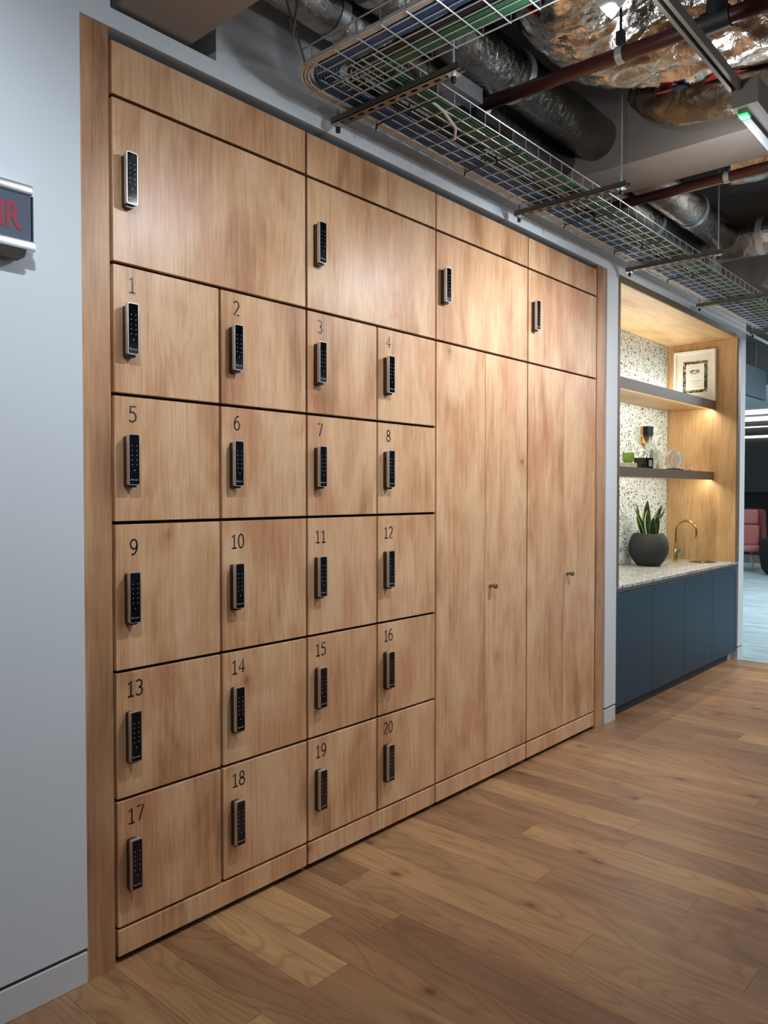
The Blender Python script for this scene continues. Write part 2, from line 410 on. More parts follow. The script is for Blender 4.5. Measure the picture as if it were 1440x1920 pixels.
# ------------------------------------------------------------------ locker wall
Z = dict(top=2.812, p=2.6445, r1=2.147, r5=1.7515, r9=1.3595, r13=.903, r17=.507, pl=.1088)
rows = [('r1', 'r5'), ('r5', 'r9'), ('r9', 'r13'), ('r13', 'r17'), ('r17', 'pl')]
G = .0052
def panel(w_, h_, gl=G, gr=G, t=.018):
    bm = nb(); box(bm, gl, w_ - gr, 0, t, -h_ + G, -G, .0012); return bm
# digital lock master: housing > keypad_panel, key_marks, maker_mark
def make_lock():
    bm = nb()
    prism(bm, rrect(.037, .155, .005, 3), 'y', -.036, -.022)
    hs = bpy.data.objects.new('lock', mesh_from(bm, 'lock', SILVER, 'auto'))
    bm = nb(); prism(bm, rrect(.031, .158, .006, 3, .0, -.006), 'y', -.0225, 0)
    box(bm, -.0175, -.0135, -.026, -.02, -.07, -.03); box(bm, -.0175, -.0135, -.026, -.02, .035, .07)
    bd = bpy.data.objects.new('lock_body', mesh_from(bm, 'lock_body', SILVD, 'auto')); bd.parent = hs
    bm = nb(); prism(bm, rrect(.0325, .1505, .003, 3), 'y', -.0368, -.0358)
    kp = bpy.data.objects.new('keypad_panel', mesh_from(bm, 'keypad_panel', GLASSB)); kp.parent = hs
    bm = nb()
    for r in range(5):
        for c in (-.008, .008):
            prism(bm, rrect(.0024, .0026, .001, 2, c, .042 - r * .0145), 'y', -.0371, -.0367)
    prism(bm, rrect(.003, .003, .0013, 2, 0, -.033), 'y', -.0371, -.0367)
    km = bpy.data.objects.new('key_marks', mesh_from(bm, 'key_marks', MARKS)); km.parent = hs
    bm = nb(); prism(bm, [(-.0125, -.063), (-.0125, -.0585), (-.0112, -.0585), (-.0085, -.063)], 'y', -.0371, -.0367)
    for k, (hh, o_) in enumerate([(.0026, 0), (.003, 0), (.0024, 0), (.0026, 0), (.0034, -.0008), (.0026, 0), (.0036, .0006)]):
        x = -.007 + k * .0028
        prism(bm, [(x, -.0630 + o_), (x, -.0630 + o_ + hh), (x + .0006, -.0630 + o_ + hh), (x + .0006, -.0630 + o_)], 'y', -.0371, -.0367)
        prism(bm, [(x, -.0624), (x, -.0618), (x + .0019, -.0618), (x + .0019, -.0624)], 'y', -.0371, -.0367)
        prism(bm, [(x + .0013, -.0630 + o_), (x + .0013, -.0630 + .0022), (x + .0019, -.0630 + .0022), (x + .0019, -.0630 + o_)], 'y', -.0371, -.0367)
    mk = bpy.data.objects.new('maker_mark', mesh_from(bm, 'maker_mark', MARKS)); mk.parent = hs
    return hs, [bd, kp, km, mk]
LOCK, LCH = make_lock()
def _arc(cx, cy, rx, ry, a0, a1, n_=16):
    return [(cx + rx * math.cos(math.radians(a0 + (a1 - a0) * k / n_)), cy + ry * math.sin(math.radians(a0 + (a1 - a0) * k / n_))) for k in range(n_ + 1)]
_six = [_arc(.29, .31, .235, .31, 0, 360, 26), [(.055, .33), (.06, .52), (.10, .72), (.20, .89), (.33, .985), (.47, .985)]]
GLY = {'0': [_arc(.29, .5, .235, .5, 0, 360, 28)], '1': [[(.12, .80), (.33, .99), (.33, 0)], [(.10, 0), (.54, 0)]],
       '2': [_arc(.27, .72, .23, .28, 155, -25, 14) + [(.06, .0), (.54, .0)]],
       '3': [_arc(.25, .755, .22, .245, 145, -90), _arc(.25, .265, .25, .265, 90, -145)],
       '4': [[(.42, 0), (.42, .99), (.03, .30), (.57, .30)]], '5': [[(.50, 1), (.13, 1), (.10, .57)] + _arc(.24, .32, .27, .32, 118, -140)],
       '6': _six, '7': [[(.04, 1), (.54, 1), (.20, 0)]], '8': [_arc(.29, .76, .19, .24, 0, 360, 24), _arc(.29, .26, .235, .26, 0, 360, 24)],
       '9': [[(.58 - x, 1 - y) for x, y in q] for q in _six]}
def number_mesh(txt, h):
    """a vinyl figure: flat strokes standing 0.3 mm proud of the door"""
    bm = nb(); adv = .66; W_ = adv * len(txt)
    for i, ch in enumerate(txt):
        for st in GLY[ch]:
            tube(bm, [((x + adv * i - W_ / 2 + .04) * h, 0, (y - .5) * h) for x, y in st], .062 * h, 6)
    for v in bm.verts: v.co.y = -.0003 if v.co.y < 0 else .0002
    return mesh_from(bm, 'number', INK)
def add_lock(parent, loc):
    h = LOCK.copy(); COL.objects.link(h); h.parent = parent; h.location = loc
    for c in LCH:
        q = c.copy(); COL.objects.link(q); q.parent = h
for k in range(20):
    r, c = divmod(k, 4); zt, zb = Z[rows[r][0]], Z[rows[r][1]]; h = zt - zb; W = .4
    gl = .008 if c == 0 else G
    t = thing('locker', 'oak locker door marked %d with a black keypad lock' % (k + 1), 'locker', (c * .4, 0, zt), 'numbered lockers in the oak locker wall')
    part('door', panel(W, h, gl), OAK, t)
    bm = nb(); box(bm, .001, W - .001, .0185, .50, -h + .001, -.001); part('carcass', bm, CARC, t)
    me = number_mesh(str(k + 1), .047)
    nz = -(.058 if r != 2 else .076)
    o = bpy.data.objects.new('number', me); o.location = (.070, -.0003, nz); o['label'] = 'dark figure %d' % (k + 1); link(o, t)
    add_lock(t, (.053, 0, -(.199 if r != 2 else .228)))
names = ['leftmost', 'second', 'third', 'rightmost']
where = ['above lockers 1 and 2', 'above lockers 3 and 4', 'above the left tall cupboard', 'above the right tall cupboard']
for k in range(4):
    t = thing('overhead_cupboard', 'wide oak overhead cupboard %s, black keypad lock on its left' % where[k], 'cupboard', (k * .8, 0, Z['p']), 'wide overhead cupboards')
    h = Z['p'] - Z['r1']
    part('door', panel(.8, h, .008 if k == 0 else G), OAK, t)
    bm = nb(); box(bm, .001, .799, .0185, .5, -h + .001, -.001); part('carcass', bm, CARC, t)
    add_lock(t, (.053 if k < 2 else .05, 0, -.245))
    solo('fascia_panel', panel(.8, Z['top'] - Z['p'], .008 if k == 0 else G), OAK, 'narrow oak fascia panel at the very top, %s' % where[k].replace('above', 'over'), 'panel', 'oak fascia panels along the top', (k * .8, 0, Z['top']))
    wh = ['below lockers 17 and 18', 'below lockers 19 and 20', 'below the left tall cupboard', 'below the right tall cupboard'][k]
    solo('plinth_panel', panel(.8, Z['pl'] - .018, .008 if k == 0 else G), OAK, 'low oak plinth panel at floor level, %s' % wh, 'panel', 'oak plinth panels along the floor', (k * .8, 0, Z['pl']))
for k in range(2):
    t = thing('tall_cupboard', ['tall oak two-door cupboard beside lockers 4 to 20', 'tall oak two-door cupboard beside the white pillar'][k], 'cupboard', (1.6 + .8 * k, 0, Z['r1']), 'tall double cupboards')
    h = Z['r1'] - Z['pl']
    d1 = part('door', panel(.4, h, G, .0015), OAK, t)
    d2 = part('door', panel(.4, h, .0015, G), OAK, t, loc=(.4, 0, 0))
    bm = nb(); box(bm, .001, .799, .0185, .5, -h + .001, -.001); part('carcass', bm, CARC, t)
    bm = nb(); lathe(bm, [(0, 0), (.011, 0), (.011, .003), (.0085, .005), (.0085, .024), (.0125, .026), (.0135, .028), (.0135, .038), (.012, .040), (0, .040)], seg=24)
    bm.transform(Matrix.Rotation(PI / 2, 4, 'X'))
    part('knob', bm, NICKEL, d2, 'auto', loc=(.047, 0, .988 - Z['r1']))
b = nb(); box(b, -.096, -.0045, -.004, .02, 0, 2.8355, .001); box(b, -.096, -.0055, .02, .5, 0, 2.835)
solo('end_panel', b, OAKF, 'full height oak end panel left of lockers 1 to 17', 'panel')
b = nb(); box(b, 3.2035, 3.318, -.003, .5, 0, 2.8355, .001)
solo('end_panel', b, OAKF, 'full height oak end panel between the tall cupboards and white pillar', 'panel')

# ------------------------------------------------------------------ illuminated sign on the left wall
t = thing('on_air_sign', 'silver boxed unlit sign with dark screen and red capitals', 'sign', (-.256, YF, 2.19))
bm = nb()
box(bm, -.42, 0, -.05, 0, .062, .09, .008, 2); box(bm, -.42, 0, -.062, 0, -.092, -.064, .006, 2); box(bm, -.42, -.0, -.03, 0, -.066, .066)
part('housing', bm, SILVER, t, 'auto')
bm = nb(); box(bm, -.40, -.004, -.042, -.0005, -.064, .0615, .002); part('screen', bm, mat('sign_screen', (84, 96, 112), .25), t)
bm = nb(); box(bm, -.004, 0, -.044, -.001, -.0635, .0615); part('end_strip', bm, BLACKP, t)
bm = nb(); prism(bm, [(-.055, -.11), (-.01, -.11), (-.002, -.092), (-.07, -.092)], 'x', -.41, -.03); part('speaker_base', bm, mat('sign_base', (88, 84, 78), .6), t)
me = text_mesh('ON AIR', .098, .0006, 1.0, .0028); me.materials.append(mat('red_letter', (150, 56, 72), .6))
o = bpy.data.objects.new('lettering', me); o.location = (-.148, -.0428, -.004); o.scale = (.68, 1, 1); link(o, t)

# ------------------------------------------------------------------ kitchenette niche
ZC = .855
b = nb(); box(b, XL + .001, 3.509, .0, .60, ZC, 2.835); solo('niche_side_panel', b, OAKN, 'left oak lining board of the lit niche beside white pillar', 'panel')
b = nb(); box(b, 5.866, XR - .001, .0, .60, ZC, 2.835); solo('niche_side_panel', b, OAKN, 'right oak lining board of the lit niche behind the framed certificate', 'panel')
b = nb(); box(b, 3.51, 5.865, .0, .60, 2.790, 2.835); solo('niche_top_panel', b, OAKH, 'oak top board of the lit niche', 'panel')
b = nb(); box(b, XL + .0005, XR - .0005, -.013, -.0005, 2.790, 2.836); box(b, XL + .0005, 3.507, -.013, -.0005, ZC + .001, 2.79); box(b, 5.868, XR - .0005, -.013, -.0005, ZC + .001, 2.79)
solo('niche_trim', b, BRONZE, 'thin bronze brown edging framing the lit niche', 'trim')
b = nb(); box(b, 3.51, 5.865, .602, .611, ZC, 2.789); solo('splashback', b, TERR, 'speckled black and white terrazzo splashback in the niche', 'splashback')
b = nb(); box(b, XL + .001, XR - .002, -.008, .60, .834, ZC - .0005, .001); solo('worktop', b, TERC, 'speckled grey terrazzo worktop under the black plant pot', 'worktop')
for nm, zt, zb, lb, y0 in (('upper', 2.263, 2.198, 'upper niche shelf carrying the framed certificate', .176), ('lower', 1.639, 1.582, 'lower niche shelf carrying trophies and glass awards', .186)):
    t = thing('shelf', lb, 'shelf', (3.511, y0, zb), 'niche shelves')
    bm = nb(); box(bm, 0, 2.353, .012, .60 - y0, 0, zt - zb, .001); part('board', bm, OAKH, t)
    bm = nb(); box(bm, 0, 2.353, 0, .0115, -.012, zt - zb + .0005); part('front_edge', bm, BRONZE, t, label='dark bronze front edge')
    bm = nb(); box(bm, .01, 2.34, .0125, .018, -.005, -.0002); part('led_strip', bm, LEDW, t)
dw = (XR - .016 - XL - .002) / 4
for k in range(4):
    x0 = XL + .001 + k * dw
    t = thing('base_cabinet', ['dark blue base cabinet nearest the white pillar', 'dark blue base cabinet under the plant pot, second from left', 'dark blue base cabinet third from the left, under the tap', 'dark blue base cabinet at the right end of the worktop'][k], 'cabinet', (x0, 0, .07), 'blue base cabinets')
    bm = nb(); box(bm, .0015, dw - .0015, 0, .018, 0, .733, .001); part('door', bm, BLUE, t)
    bm = nb(); box(bm, .0005, dw - .0005, .019, .56, .0, .733); part('carcass', bm, CARC, t)
b = nb(); box(b, XL + .002, XR - .012, -.001, .05, .8095, .8335); solo('finger_rail', b, mat('brown_rail', (88, 74, 66), .4, .3), 'brown recessed handle rail under the terrazzo worktop', 'rail')
b = nb(); box(b, XL + .002, 5.80, .035, .05, 0, .069); solo('kickboard', b, BLUED, 'dark recessed kickboard under the blue cabinets', 'kickboard')
b = nb(); box(b, 5.80, 5.922, .04, .2, 0, .068); struct('baseboard_niche', b, SKIRT)

# plant
t = thing('potted_snake_plant', 'snake plant in a round ribbed charcoal pot on worktop', 'plant', (5.03, .425, ZC))
bm = nb(); prof = [(0, 0), (.085, 0), (.095, .006), (.125, .045), (.152, .10), (.160, .145), (.154, .195), (.138, .235), (.122, .262), (.118, .266), (.112, .262), (.112, .235), (0, .235)]
seg = 128; rings = []
fp = []
for i in range(len(prof) - 1):
    for q in range(3):
        a = q / 3; fp.append((prof[i][0] * (1 - a) + prof[i + 1][0] * a, prof[i][1] * (1 - a) + prof[i + 1][1] * a))
fp.append(prof[-1]); lathe(bm, fp, seg=seg)
for v in bm.verts:
    rr = math.hypot(v.co.x, v.co.y)
    if .008 < v.co.z < .25 and rr > .1:
        a = math.atan2(v.co.y, v.co.x); k = 1 - .013 * (1 if int(round(a / (2 * PI) * seg)) % 2 else 0); v.co.x *= k; v.co.y *= k
part('pot', bm, POT, t, 'auto')
bm = nb(); lathe(bm, [(0, .24), (.111, .24), (.111, .236)], seg=32); part('soil', bm, SOIL, t)
def leaf(bx, by, lx, ly, h, wd, tw, idx):
    bm = nb(); el = bm.verts.layers.float.new('edge'); n_ = 12; rows_ = []
    for i in range(n_ + 1):
        s_ = i / n_; cx = bx + lx * s_ ** 1.5; cy = by + ly * s_ ** 1.5; cz = .232 + h * s_
        ww = wd * (.55 + .9 * s_ - .2 * s_ * s_) * (1 - s_ ** 3.2) + .001
        a = tw + .5 * s_; row = []
        for j in range(7):
            u = (j - 3) / 3; bend = .35 * ww * (u * u)
            v = bm.verts.new((cx + math.cos(a) * u * ww - math.sin(a) * bend, cy + math.sin(a) * u * ww + math.cos(a) * bend, cz)); v[el] = 1.0 if abs(u) > .9 else (.7 if abs(u) > .6 else 0.0); row.append(v)
        rows_.append(row)
    for r0, r1 in zip(rows_, rows_[1:]):
        for j in range(6): bm.faces.new((r0[j], r0[j + 1], r1[j + 1], r1[j]))
    g = bm.faces[:]; bmesh.ops.solidify(bm, geom=g, thickness=.003)
    part('leaf', bm, LEAF, t, True)
# lean is given in the wall frame; -y,+x reads to the right in the photo
LV = [(-.03, -.03, -.02, .02, .23, .038, -.5), (.0, .01, .0, .0, .31, .034, -.9), (.02, -.03, .05, -.03, .23, .036, -.3), (-.05, .02, -.05, .04, .20, .026, -.7),
      (.04, -.02, .07, -.05, .27, .028, -.8), (-.04, .0, -.08, .08, .26, .016, -.6), (.05, .0, .11, -.08, .22, .015, -.6), (-.01, .04, -.02, .05, .28, .028, .3),
      (.01, -.05, .0, -.03, .19, .032, -1.0), (.03, .04, .04, .03, .24, .026, -.4), (-.02, -.05, -.05, -.02, .17, .03, -.8), (.05, -.04, .06, -.06, .25, .024, -.2)]
for i, L in enumerate(LV): leaf(L[0], L[1], L[2], L[3], L[4], L[5] * 1.45, L[6], i)

# tap and sink
t = thing('tap', 'gold swan neck boiling water tap beside the sink', 'tap', (5.55, .40, ZC))
bm = nb(); lathe(bm, [(0, 0), (.024, 0), (.024, .006), (.018, .010), (.018, .10), (.013, .108), (0, .108)], seg=24); part('base', bm, BRASS, t, 'auto')
pts = [(0, 0, .10), (0, 0, .18), (0, 0, .27)]
R = .088
for k in range(1, 17):
    a = PI * k / 16; pts.append((.0, -R + R * math.cos(a), .27 + R * math.sin(a)))
pts.append((0, -2 * R, .235)); pts.append((0, -2 * R, .21))
bm = nb(); tube(bm, pts, .0105, 14); part('spout', bm, BRASS, t, True)
bm = nb(); tube(bm, [(0, 0, .085), (-.018, -.030, .095)], .008, 10); h_ = part('lever', bm, BRASS, t, True)
bm = nb(); tube(bm, [(-.018, -.030, .095), (-.026, -.042, .097)], .017, 16); part('temperature_cap', bm, mat('blue_cap', (20, 120, 165), .3), h_, 'auto', label='blue end cap')
bm = nb(); tube(bm, [(.014, 0, .115), (.03, -.012, .125)], .007, 10); part('boiling_button', bm, mat('red_orange_cap', (200, 60, 20), .3), t, 'auto', label='red orange button')
t = thing('sink', 'small oval sink set flush in the terrazzo worktop', 'sink', (5.68, .21, ZC))
bm = nb(); lathe(bm, [(.098, .0), (.104, .0012), (.110, .0002)], seg=40, sx=1.2); part('rim', bm, BRASS, t, 'auto')
bm = nb(); lathe(bm, [(0, .0003), (.10, .0003)], seg=40, sx=1.2); part('basin', bm, mat('brass_basin', (96, 84, 58), .4, .8), t)
bm = nb(); lathe(bm, [(0, .004), (.016, .004), (.018, .0006)], seg=20); part('strainer', bm, BRASS, t, 'auto')

# shelf objects (lower shelf top at 1.639)
ZS = 1.6398
t = thing('trophy_cup', 'tall silver cup trophy with handles-free bowl on a black plinth', 'trophy', (4.69, .33, ZS))
t['label'] = 'tall silver goblet trophy on a square black plinth'
bm = nb(); box(bm, -.055, .055, -.055, .055, 0, .088, .002); part('plinth', bm, mat('gloss_black', (12, 12, 14), .12), t)
bm = nb(); box(bm, -.03, .03, -.0565, -.0552, .02, .07, .0); part('plaque', bm, mat('plaque_blue_grey', (150, 176, 182), .3, .5), t, label='pale engraved plaque')
bm = nb(); lathe(bm, [(0, .088), (.040, .088), (.038, .096), (.018, .108), (.010, .125), (.014, .135), (.009, .145), (.008, .170), (.016, .180), (.035, .195), (.058, .225), (.070, .270), (.073, .325), (.074, .329), (.070, .329), (.066, .270), (.054, .228), (0, .198)], seg=40); part('cup', bm, CHROME, t, 'auto')
t = thing('tea_light_holder', 'small green glass cup on a clear block at shelf left', 'candle holder', (4.43, .34, ZS))
bm = nb(); box(bm, -.085, .085, -.035, .035, 0, .042, .003); part('block', bm, PERSP, t)
bm = nb(); lathe(bm, [(0, .043), (.030, .043), (.040, .055), (.045, .09), (.043, .118), (.040, .118), (.040, .09), (.034, .06), (0, .055)], seg=28); part('cup', bm, GREENG, t, 'auto')
def ring_award(x, y, rx, rz, label, base, rot=0, m_=CUT, dep=.011):
    t = thing('glass_award', label, 'award', (x, y, ZS), 'glass awards on the lower shelf')
    bm = nb(); pts = [(rx * math.cos(2 * PI * k / 36), 0, .018 + rz + rz * math.sin(2 * PI * k / 36)) for k in range(36)]
    tube(bm, pts, dep, 8, closed=True); part('ring', bm, m_, t, True)
    bm = nb(); prism(bm, [((rx - .004) * math.cos(2 * PI * k / 36), .018 + rz + (rz - .004) * math.sin(2 * PI * k / 36)) for k in range(36)], 'y', -.004, .004); part('disc', bm, CUT, t)
    bm = nb(); box(bm, -base / 2, base / 2, -.025, .025, 0, .02, .002); part('foot', bm, BLK if 'dark' in label else PERSP, t)
    t.rotation_euler = (0, 0, rot); return t
ring_award(4.90, .36, .055, .098, 'oval glass award on a pale foot right of the trophy', .07, -.75)
ring_award(5.30, .33, .058, .078, 'round glass ring award on a dark foot, lower shelf middle', .10, -.75)
ring_award(5.47, .36, .055, .070, 'thin round glass award behind the dark footed ring', .09, -.75, CUT, .005)
b = nb(); box(b, -.02, .02, -.01, .01, 0, .165); solo('award_block', b, mat('taupe_bar', (140, 128, 108), .4), 'slim taupe upright block behind the oval glass award', 'award', None, (5.02, .40, ZS))
t = thing('crystal_block_award', 'tall clear block award with rose edge near the corner', 'award', (5.16, .40, ZS))
bm = nb(); box(bm, -.04, .04, -.015, .015, 0, .155, .002); part('block', bm, CUT, t)
bm = nb(); box(bm, .041, .047, -.015, .015, 0, .155); part('edge', bm, mat('rose_edge', (224, 160, 130), .3), t, label='rose coloured edge')
t = thing('glass_cube_award', 'tiny clear cube award with a red base, right end', 'award', (5.68, .34, ZS))
bm = nb(); box(bm, -.03, .03, -.02, .02, .016, .06, .002); part('cube', bm, CUT, t)
bm = nb(); box(bm, -.02, .02, -.015, .015, 0, .0155); part('base', bm, RED, t, label='red base')

# framed certificate leaning on the right lining board
t = thing('framed_certificate', 'white box frame with a certificate in a dark floral border', 'picture frame', (5.822, .352, 2.2645))
fw, fh, fd = .365, .455, .040
bm = nb()
for a in ((-fw / 2, -fw / 2 + .02, 0, fh), (fw / 2 - .02, fw / 2, 0, fh)): box(bm, 0, fd, a[0], a[1], a[2], a[3], .001)
box(bm, 0, fd, -fw / 2 + .02, fw / 2 - .02, 0, .02, .001); box(bm, 0, fd, -fw / 2 + .02, fw / 2 - .02, fh - .02, fh, .001)
part('frame', bm, FRAMEW, t)
bm = nb(); box(bm, .028, .034, -fw / 2 + .02, fw / 2 - .02, .02, fh - .02); part('mount', bm, mat('cream_mount', (214, 212, 198), .8), t)
bm = nb(); box(bm, .0265, .0279, -.108, .108, .085, .365); ct = part('certificate', bm, CERT, t)
bm = nb(); box(bm, .0255, .0264, -.080, .080, .11, .34)
part('sheet', bm, PAPER, ct)
bm = nb()
for z, wd, hh in ((.318, .04, .002), (.225, .03, .002), (.192, .046, .003), (.184, .052, .003), (.168, .02, .002), (.160, .034, .002), (.140, .056, .002)):
    x = -wd
    while x < wd:
        l_ = random.uniform(.004, .012); box(bm, .0250, .0254, x, min(x + l_, wd), z, z + hh); x += l_ + .003
part('text_lines', bm, GREYTX, ct)
bm = nb()
for q in range(150):
    a_ = random.uniform(0, 2 * PI); q_ = random.uniform(.35, 1); y = math.cos(a_) * .046 * q_; z = .270 + math.sin(a_) * .022 * q_; box(bm, .0248, .0254, y, y + random.uniform(.003, .006), z, z + random.uniform(.002, .004))
part('emblem', bm, mat('ink_black', (34, 40, 36), .7), ct)

# ------------------------------------------------------------------ structure overhead
b = nb(); box(b, .022, .285, -6, .55, 2.907, 3.30); struct('trim_2', b, BEAM, 'grey beam running into an opening in the wall')
b = nb(); box(b, 2.42, 2.77, -6, -.012, 3.05, 3.62); struct('trim_3', b, BEAM, 'grey downstand beam crossing above the cable tray')
b = nb(); box(b, 5.4, 5.9, -6, -.012, 3.10, 3.62); struct('trim_4', b, BEAM, 'grey far downstand beam')

# ducts along the wall
def duct(name, label, path, r, m_, group=None, seg=32, disp=0.0, freq=6, res=None, cat='duct', bands=True):
    t = thing(name, label, cat, path[0], group); o0 = Vector(path[0])
    P_ = [Vector(p) - o0 for p in path]
    if res:                                     # resample
        out = []; 
        for i in range(len(P_) - 1):
            p0 = P_[max(i - 1, 0)]; p1 = P_[i]; p2 = P_[i + 1]; p3 = P_[min(i + 2, len(P_) - 1)]
            for q in range(res):
                u = q / res
                out.append(.5 * ((2 * p1) + (p2 - p0) * u + (2 * p0 - 5 * p1 + 4 * p2 - p3) * u * u + (3 * p1 - p0 - 3 * p2 + p3) * u ** 3))
        out.append(P_[-1]); P_ = out
    bm = nb(); tube(bm, P_, r, seg)
    if disp:
        bm.normal_update()
        cs = [(v, v.normal.copy()) for v in bm.verts]
        for v, nn in cs:
            p = v.co + o0
            wv = Vector((p.x, p.y * .55, p.z))
            d = noise.noise(p * freq * .8) * .9 + (1 - abs(noise.noise(wv * freq * 2.6)) * 2) * .42 + (1 - abs(noise.noise(wv * freq * 6.0 + Vector((5, 2, 1)))) * 2) * .22 + noise.noise(p * freq * 14) * .08
            v.co = v.co + nn * d * disp
    part('sleeve', bm, m_, t, True)
    if bands and not res:
        L = (P_[-1] - P_[0]); n_ = max(1, int(L.length / .9))
        for k in range(n_ + 1):
            c = P_[0] + L * min(.99, (k + .12) / (n_ + 1)); d_ = L.normalized() * .02
            bm = nb(); tube(bm, [c - d_, c + d_], r + .0025, seg); part('joint_band', bm, ZINC, t, 'auto')
    return t
duct('round_duct', 'slim silver duct nearest the wall, before the grey beam', [(-2.0, -.18, 3.15), (2.42, -.18, 3.15)], .078, DUCTM)
duct('round_duct', 'wider silver duct beside the slim one, ending at the beam', [(-2.0, -.375, 3.215), (2.419, -.375, 3.215)], .105, DUCTM)
duct('round_duct', 'slim silver duct nearest the wall, beyond the grey beam', [(2.771, -.18, 3.15), (4.25, -.18, 3.15)], .078, DUCTM)
duct('round_duct', 'wider silver duct with a bright stripe, beyond the grey beam', [(2.771, -.375, 3.215), (4.45, -.375, 3.215)], .105, DUCTM)
duct('branch_duct', 'cross duct behind the threaded rod with a black end', [(4.42, -.15, 3.18), (4.42, -.95, 3.18)], .12, DUCTM)
bm = nb(); tube(bm, [(0, 0, 0), (0, -.16, 0)], .128, 28)
solo('duct_fan', bm, BLK, 'black fan collar on the far cross duct', 'fan', None, (4.42, -.951, 3.18), 'auto')
F1 = duct('insulated_foil_duct', 'large crinkled foil duct crossing the ceiling, shiny', [(.75, -1.45, 3.50), (1.15, -.98, 3.42), (1.50, -.76, 3.38), (1.80, -.80, 3.365), (1.92, -1.10, 3.365), (2.0, -1.5, 3.365), (2.05, -2.0, 3.365), (2.08, -2.6, 3.365)], .245, FOIL, None, 120, .030, 5, 26)
F2 = duct('insulated_foil_duct', 'smaller dull foil duct behind the large shiny one', [(2.24, -.70, 3.30), (2.23, -.84, 3.19), (2.25, -1.15, 3.135), (2.29, -1.6, 3.12), (2.30, -2.6, 3.12)], .095, FOILD, None, 64, .014, 9, 18)
duct('insulated_foil_duct', 'foil duct seen beyond the far red pipe', [(3.3, -.75, 3.3), (3.3, -1.4, 3.28), (3.35, -3.0, 3.3)], .14, FOIL, None, 48, .025, 7, 14)
# red and navy warning labels on the big duct
def patch(c, ax, a0, a1, ln, r, m_, nm, tri):
    """a printed warning label wrapped on the duct skin"""
    ax = Vector(ax).normalized(); u = Vector((0, 0, -1)); u = (u - ax * u.dot(ax)).normalized(); v = ax.cross(u); bm = nb(); g = []
    for i in range(9):
        q = i / 8; a = math.radians(a0 + (a1 - a0) * q); L = ln * (1 - q if tri else 1) + .004
        d = (u * math.cos(a) + v * math.sin(a)) * r
        g.append([bm.verts.new(Vector(c) + d + ax * (L * (k / 4 - .5))) for k in range(5)])
    for r0, r1 in zip(g, g[1:]):
        for k in range(4): bm.faces.new((r0[k], r0[k + 1], r1[k + 1], r1[k]))
    bmesh.ops.solidify(bm, geom=bm.faces[:], thickness=.002)
    part(nm, bm, m_, F1, True)
O1 = Vector((.75, -1.45, 3.50))
patch(Vector((1.955, -1.12, 3.365)) - O1, (.1, -1, 0), 22, -6, .17, .262, RED, 'red_label', True)
patch(Vector((1.90, -.90, 3.365)) - O1, (.1, -1, 0), 12, 38, .07, .272, RED, 'red_label', True)
patch(Vector((1.91, -.96, 3.365)) - O1, (.1, -1, 0), 8, 38, .05, .274, NAVY, 'navy_label', False)
patch(Vector((1.40, -.82, 3.39)) - O1, (-.8, -.5, 0), -62, -36, .07, .268, RED, 'red_label', False)
patch(Vector((1.30, -.90, 3.39)) - O1, (-.8, -.5, 0), -62, -36, .07, .268, NAVY, 'navy_label', False)

# sprinkler pipes
def pipe(x0, x1, z, y1, r, label, clamp_y, tee=None):
    t = thing('sprinkler_pipe', label, 'pipe', (x0, -.012, z), 'red sprinkler pipes')
    bm = nb(); tube(bm, [(0, 0, 0), (x1 - x0, y1, 0)], r, 20); part('pipe', bm, REDPIPE, t, True)
    f = clamp_y / y1; cx = (x1 - x0) * f
    bm = nb(); tube(bm, [(cx, clamp_y + .013, 0), (cx, clamp_y - .013, 0)], r + .003, 20); part('clamp', bm, ZINC, t, 'auto')
    bm = nb(); tube(bm, [(cx, clamp_y, r), (cx, clamp_y, 3.61 - z)], .005, 8); box(bm, cx - .013, cx + .013, clamp_y - .013, clamp_y + .013, r + .01, r + .055); part('hanger_rod', bm, BLK, t)
    if tee:
        f = tee / y1; cx = (x1 - x0) * f
        bm = nb(); tube(bm, [(cx, tee, 0), (cx, tee, 3.61 - z)], r * 1.0, 16); tube(bm, [(cx, tee - .045, 0), (cx, tee + .045, 0)], r + .008, 16); tube(bm, [(cx, tee, 0), (cx, tee, .06)], r + .008, 16); part('tee', bm, BLK, t, 'auto')
    return t
pipe(1.43, 1.545, 3.03, -2.4, .027, 'dark red sprinkler pipe crossing under the large foil duct', -.92, -1.25)
pipe(2.83, 2.83, 3.02, -2.4, .026, 'dark red sprinkler pipe just beyond the grey beam', -.86)

# track, spot and luminaire
t = thing('lighting_track', 'long grey ceiling lighting track above the floor', 'track', (-1.5, -1.27, 2.86))
bm = nb(); box(bm, 0, 3.16, -.018, -.006, 0, .035); box(bm, 0, 3.16, .006, .018, 0, .035); box(bm, 0, 3.16, -.006, .006, .022, .035); part('rail', bm, mat('track_grey', (120, 116, 106), .5), t)
bm = nb(); box(bm, 0, 3.16, -.0055, .0055, .015, .0215); part('conductor_slot', bm, BLACKP, t)
for xx in (.6, 2.4):
    bm = nb(); tube(bm, [(xx, 0, .0355), (xx, 0, .75)], .002, 6); part('suspension_wire', bm, ZINC, t)
t = thing('track_spotlight', 'white cylinder track spotlight, lit, at the top edge', 'spotlight', (.80, -1.215, 2.80))
dv = Vector((.05, 1.0, -.75)).normalized(); q = dv.to_track_quat('Z', 'Y').to_matrix().to_4x4()
bm = nb(); lathe(bm, [(0, -.075), (.030, -.075), (.036, -.068), (.036, .036), (.033, .036), (.031, .012), (0, .012)], seg=28); bm.transform(q); part('head', bm, WHITEP, t, 'auto')
bm = nb(); lathe(bm, [(0, .014), (.029, .014), (.029, .0125)], seg=24); bm.transform(q); part('lens', bm, LENS, t)
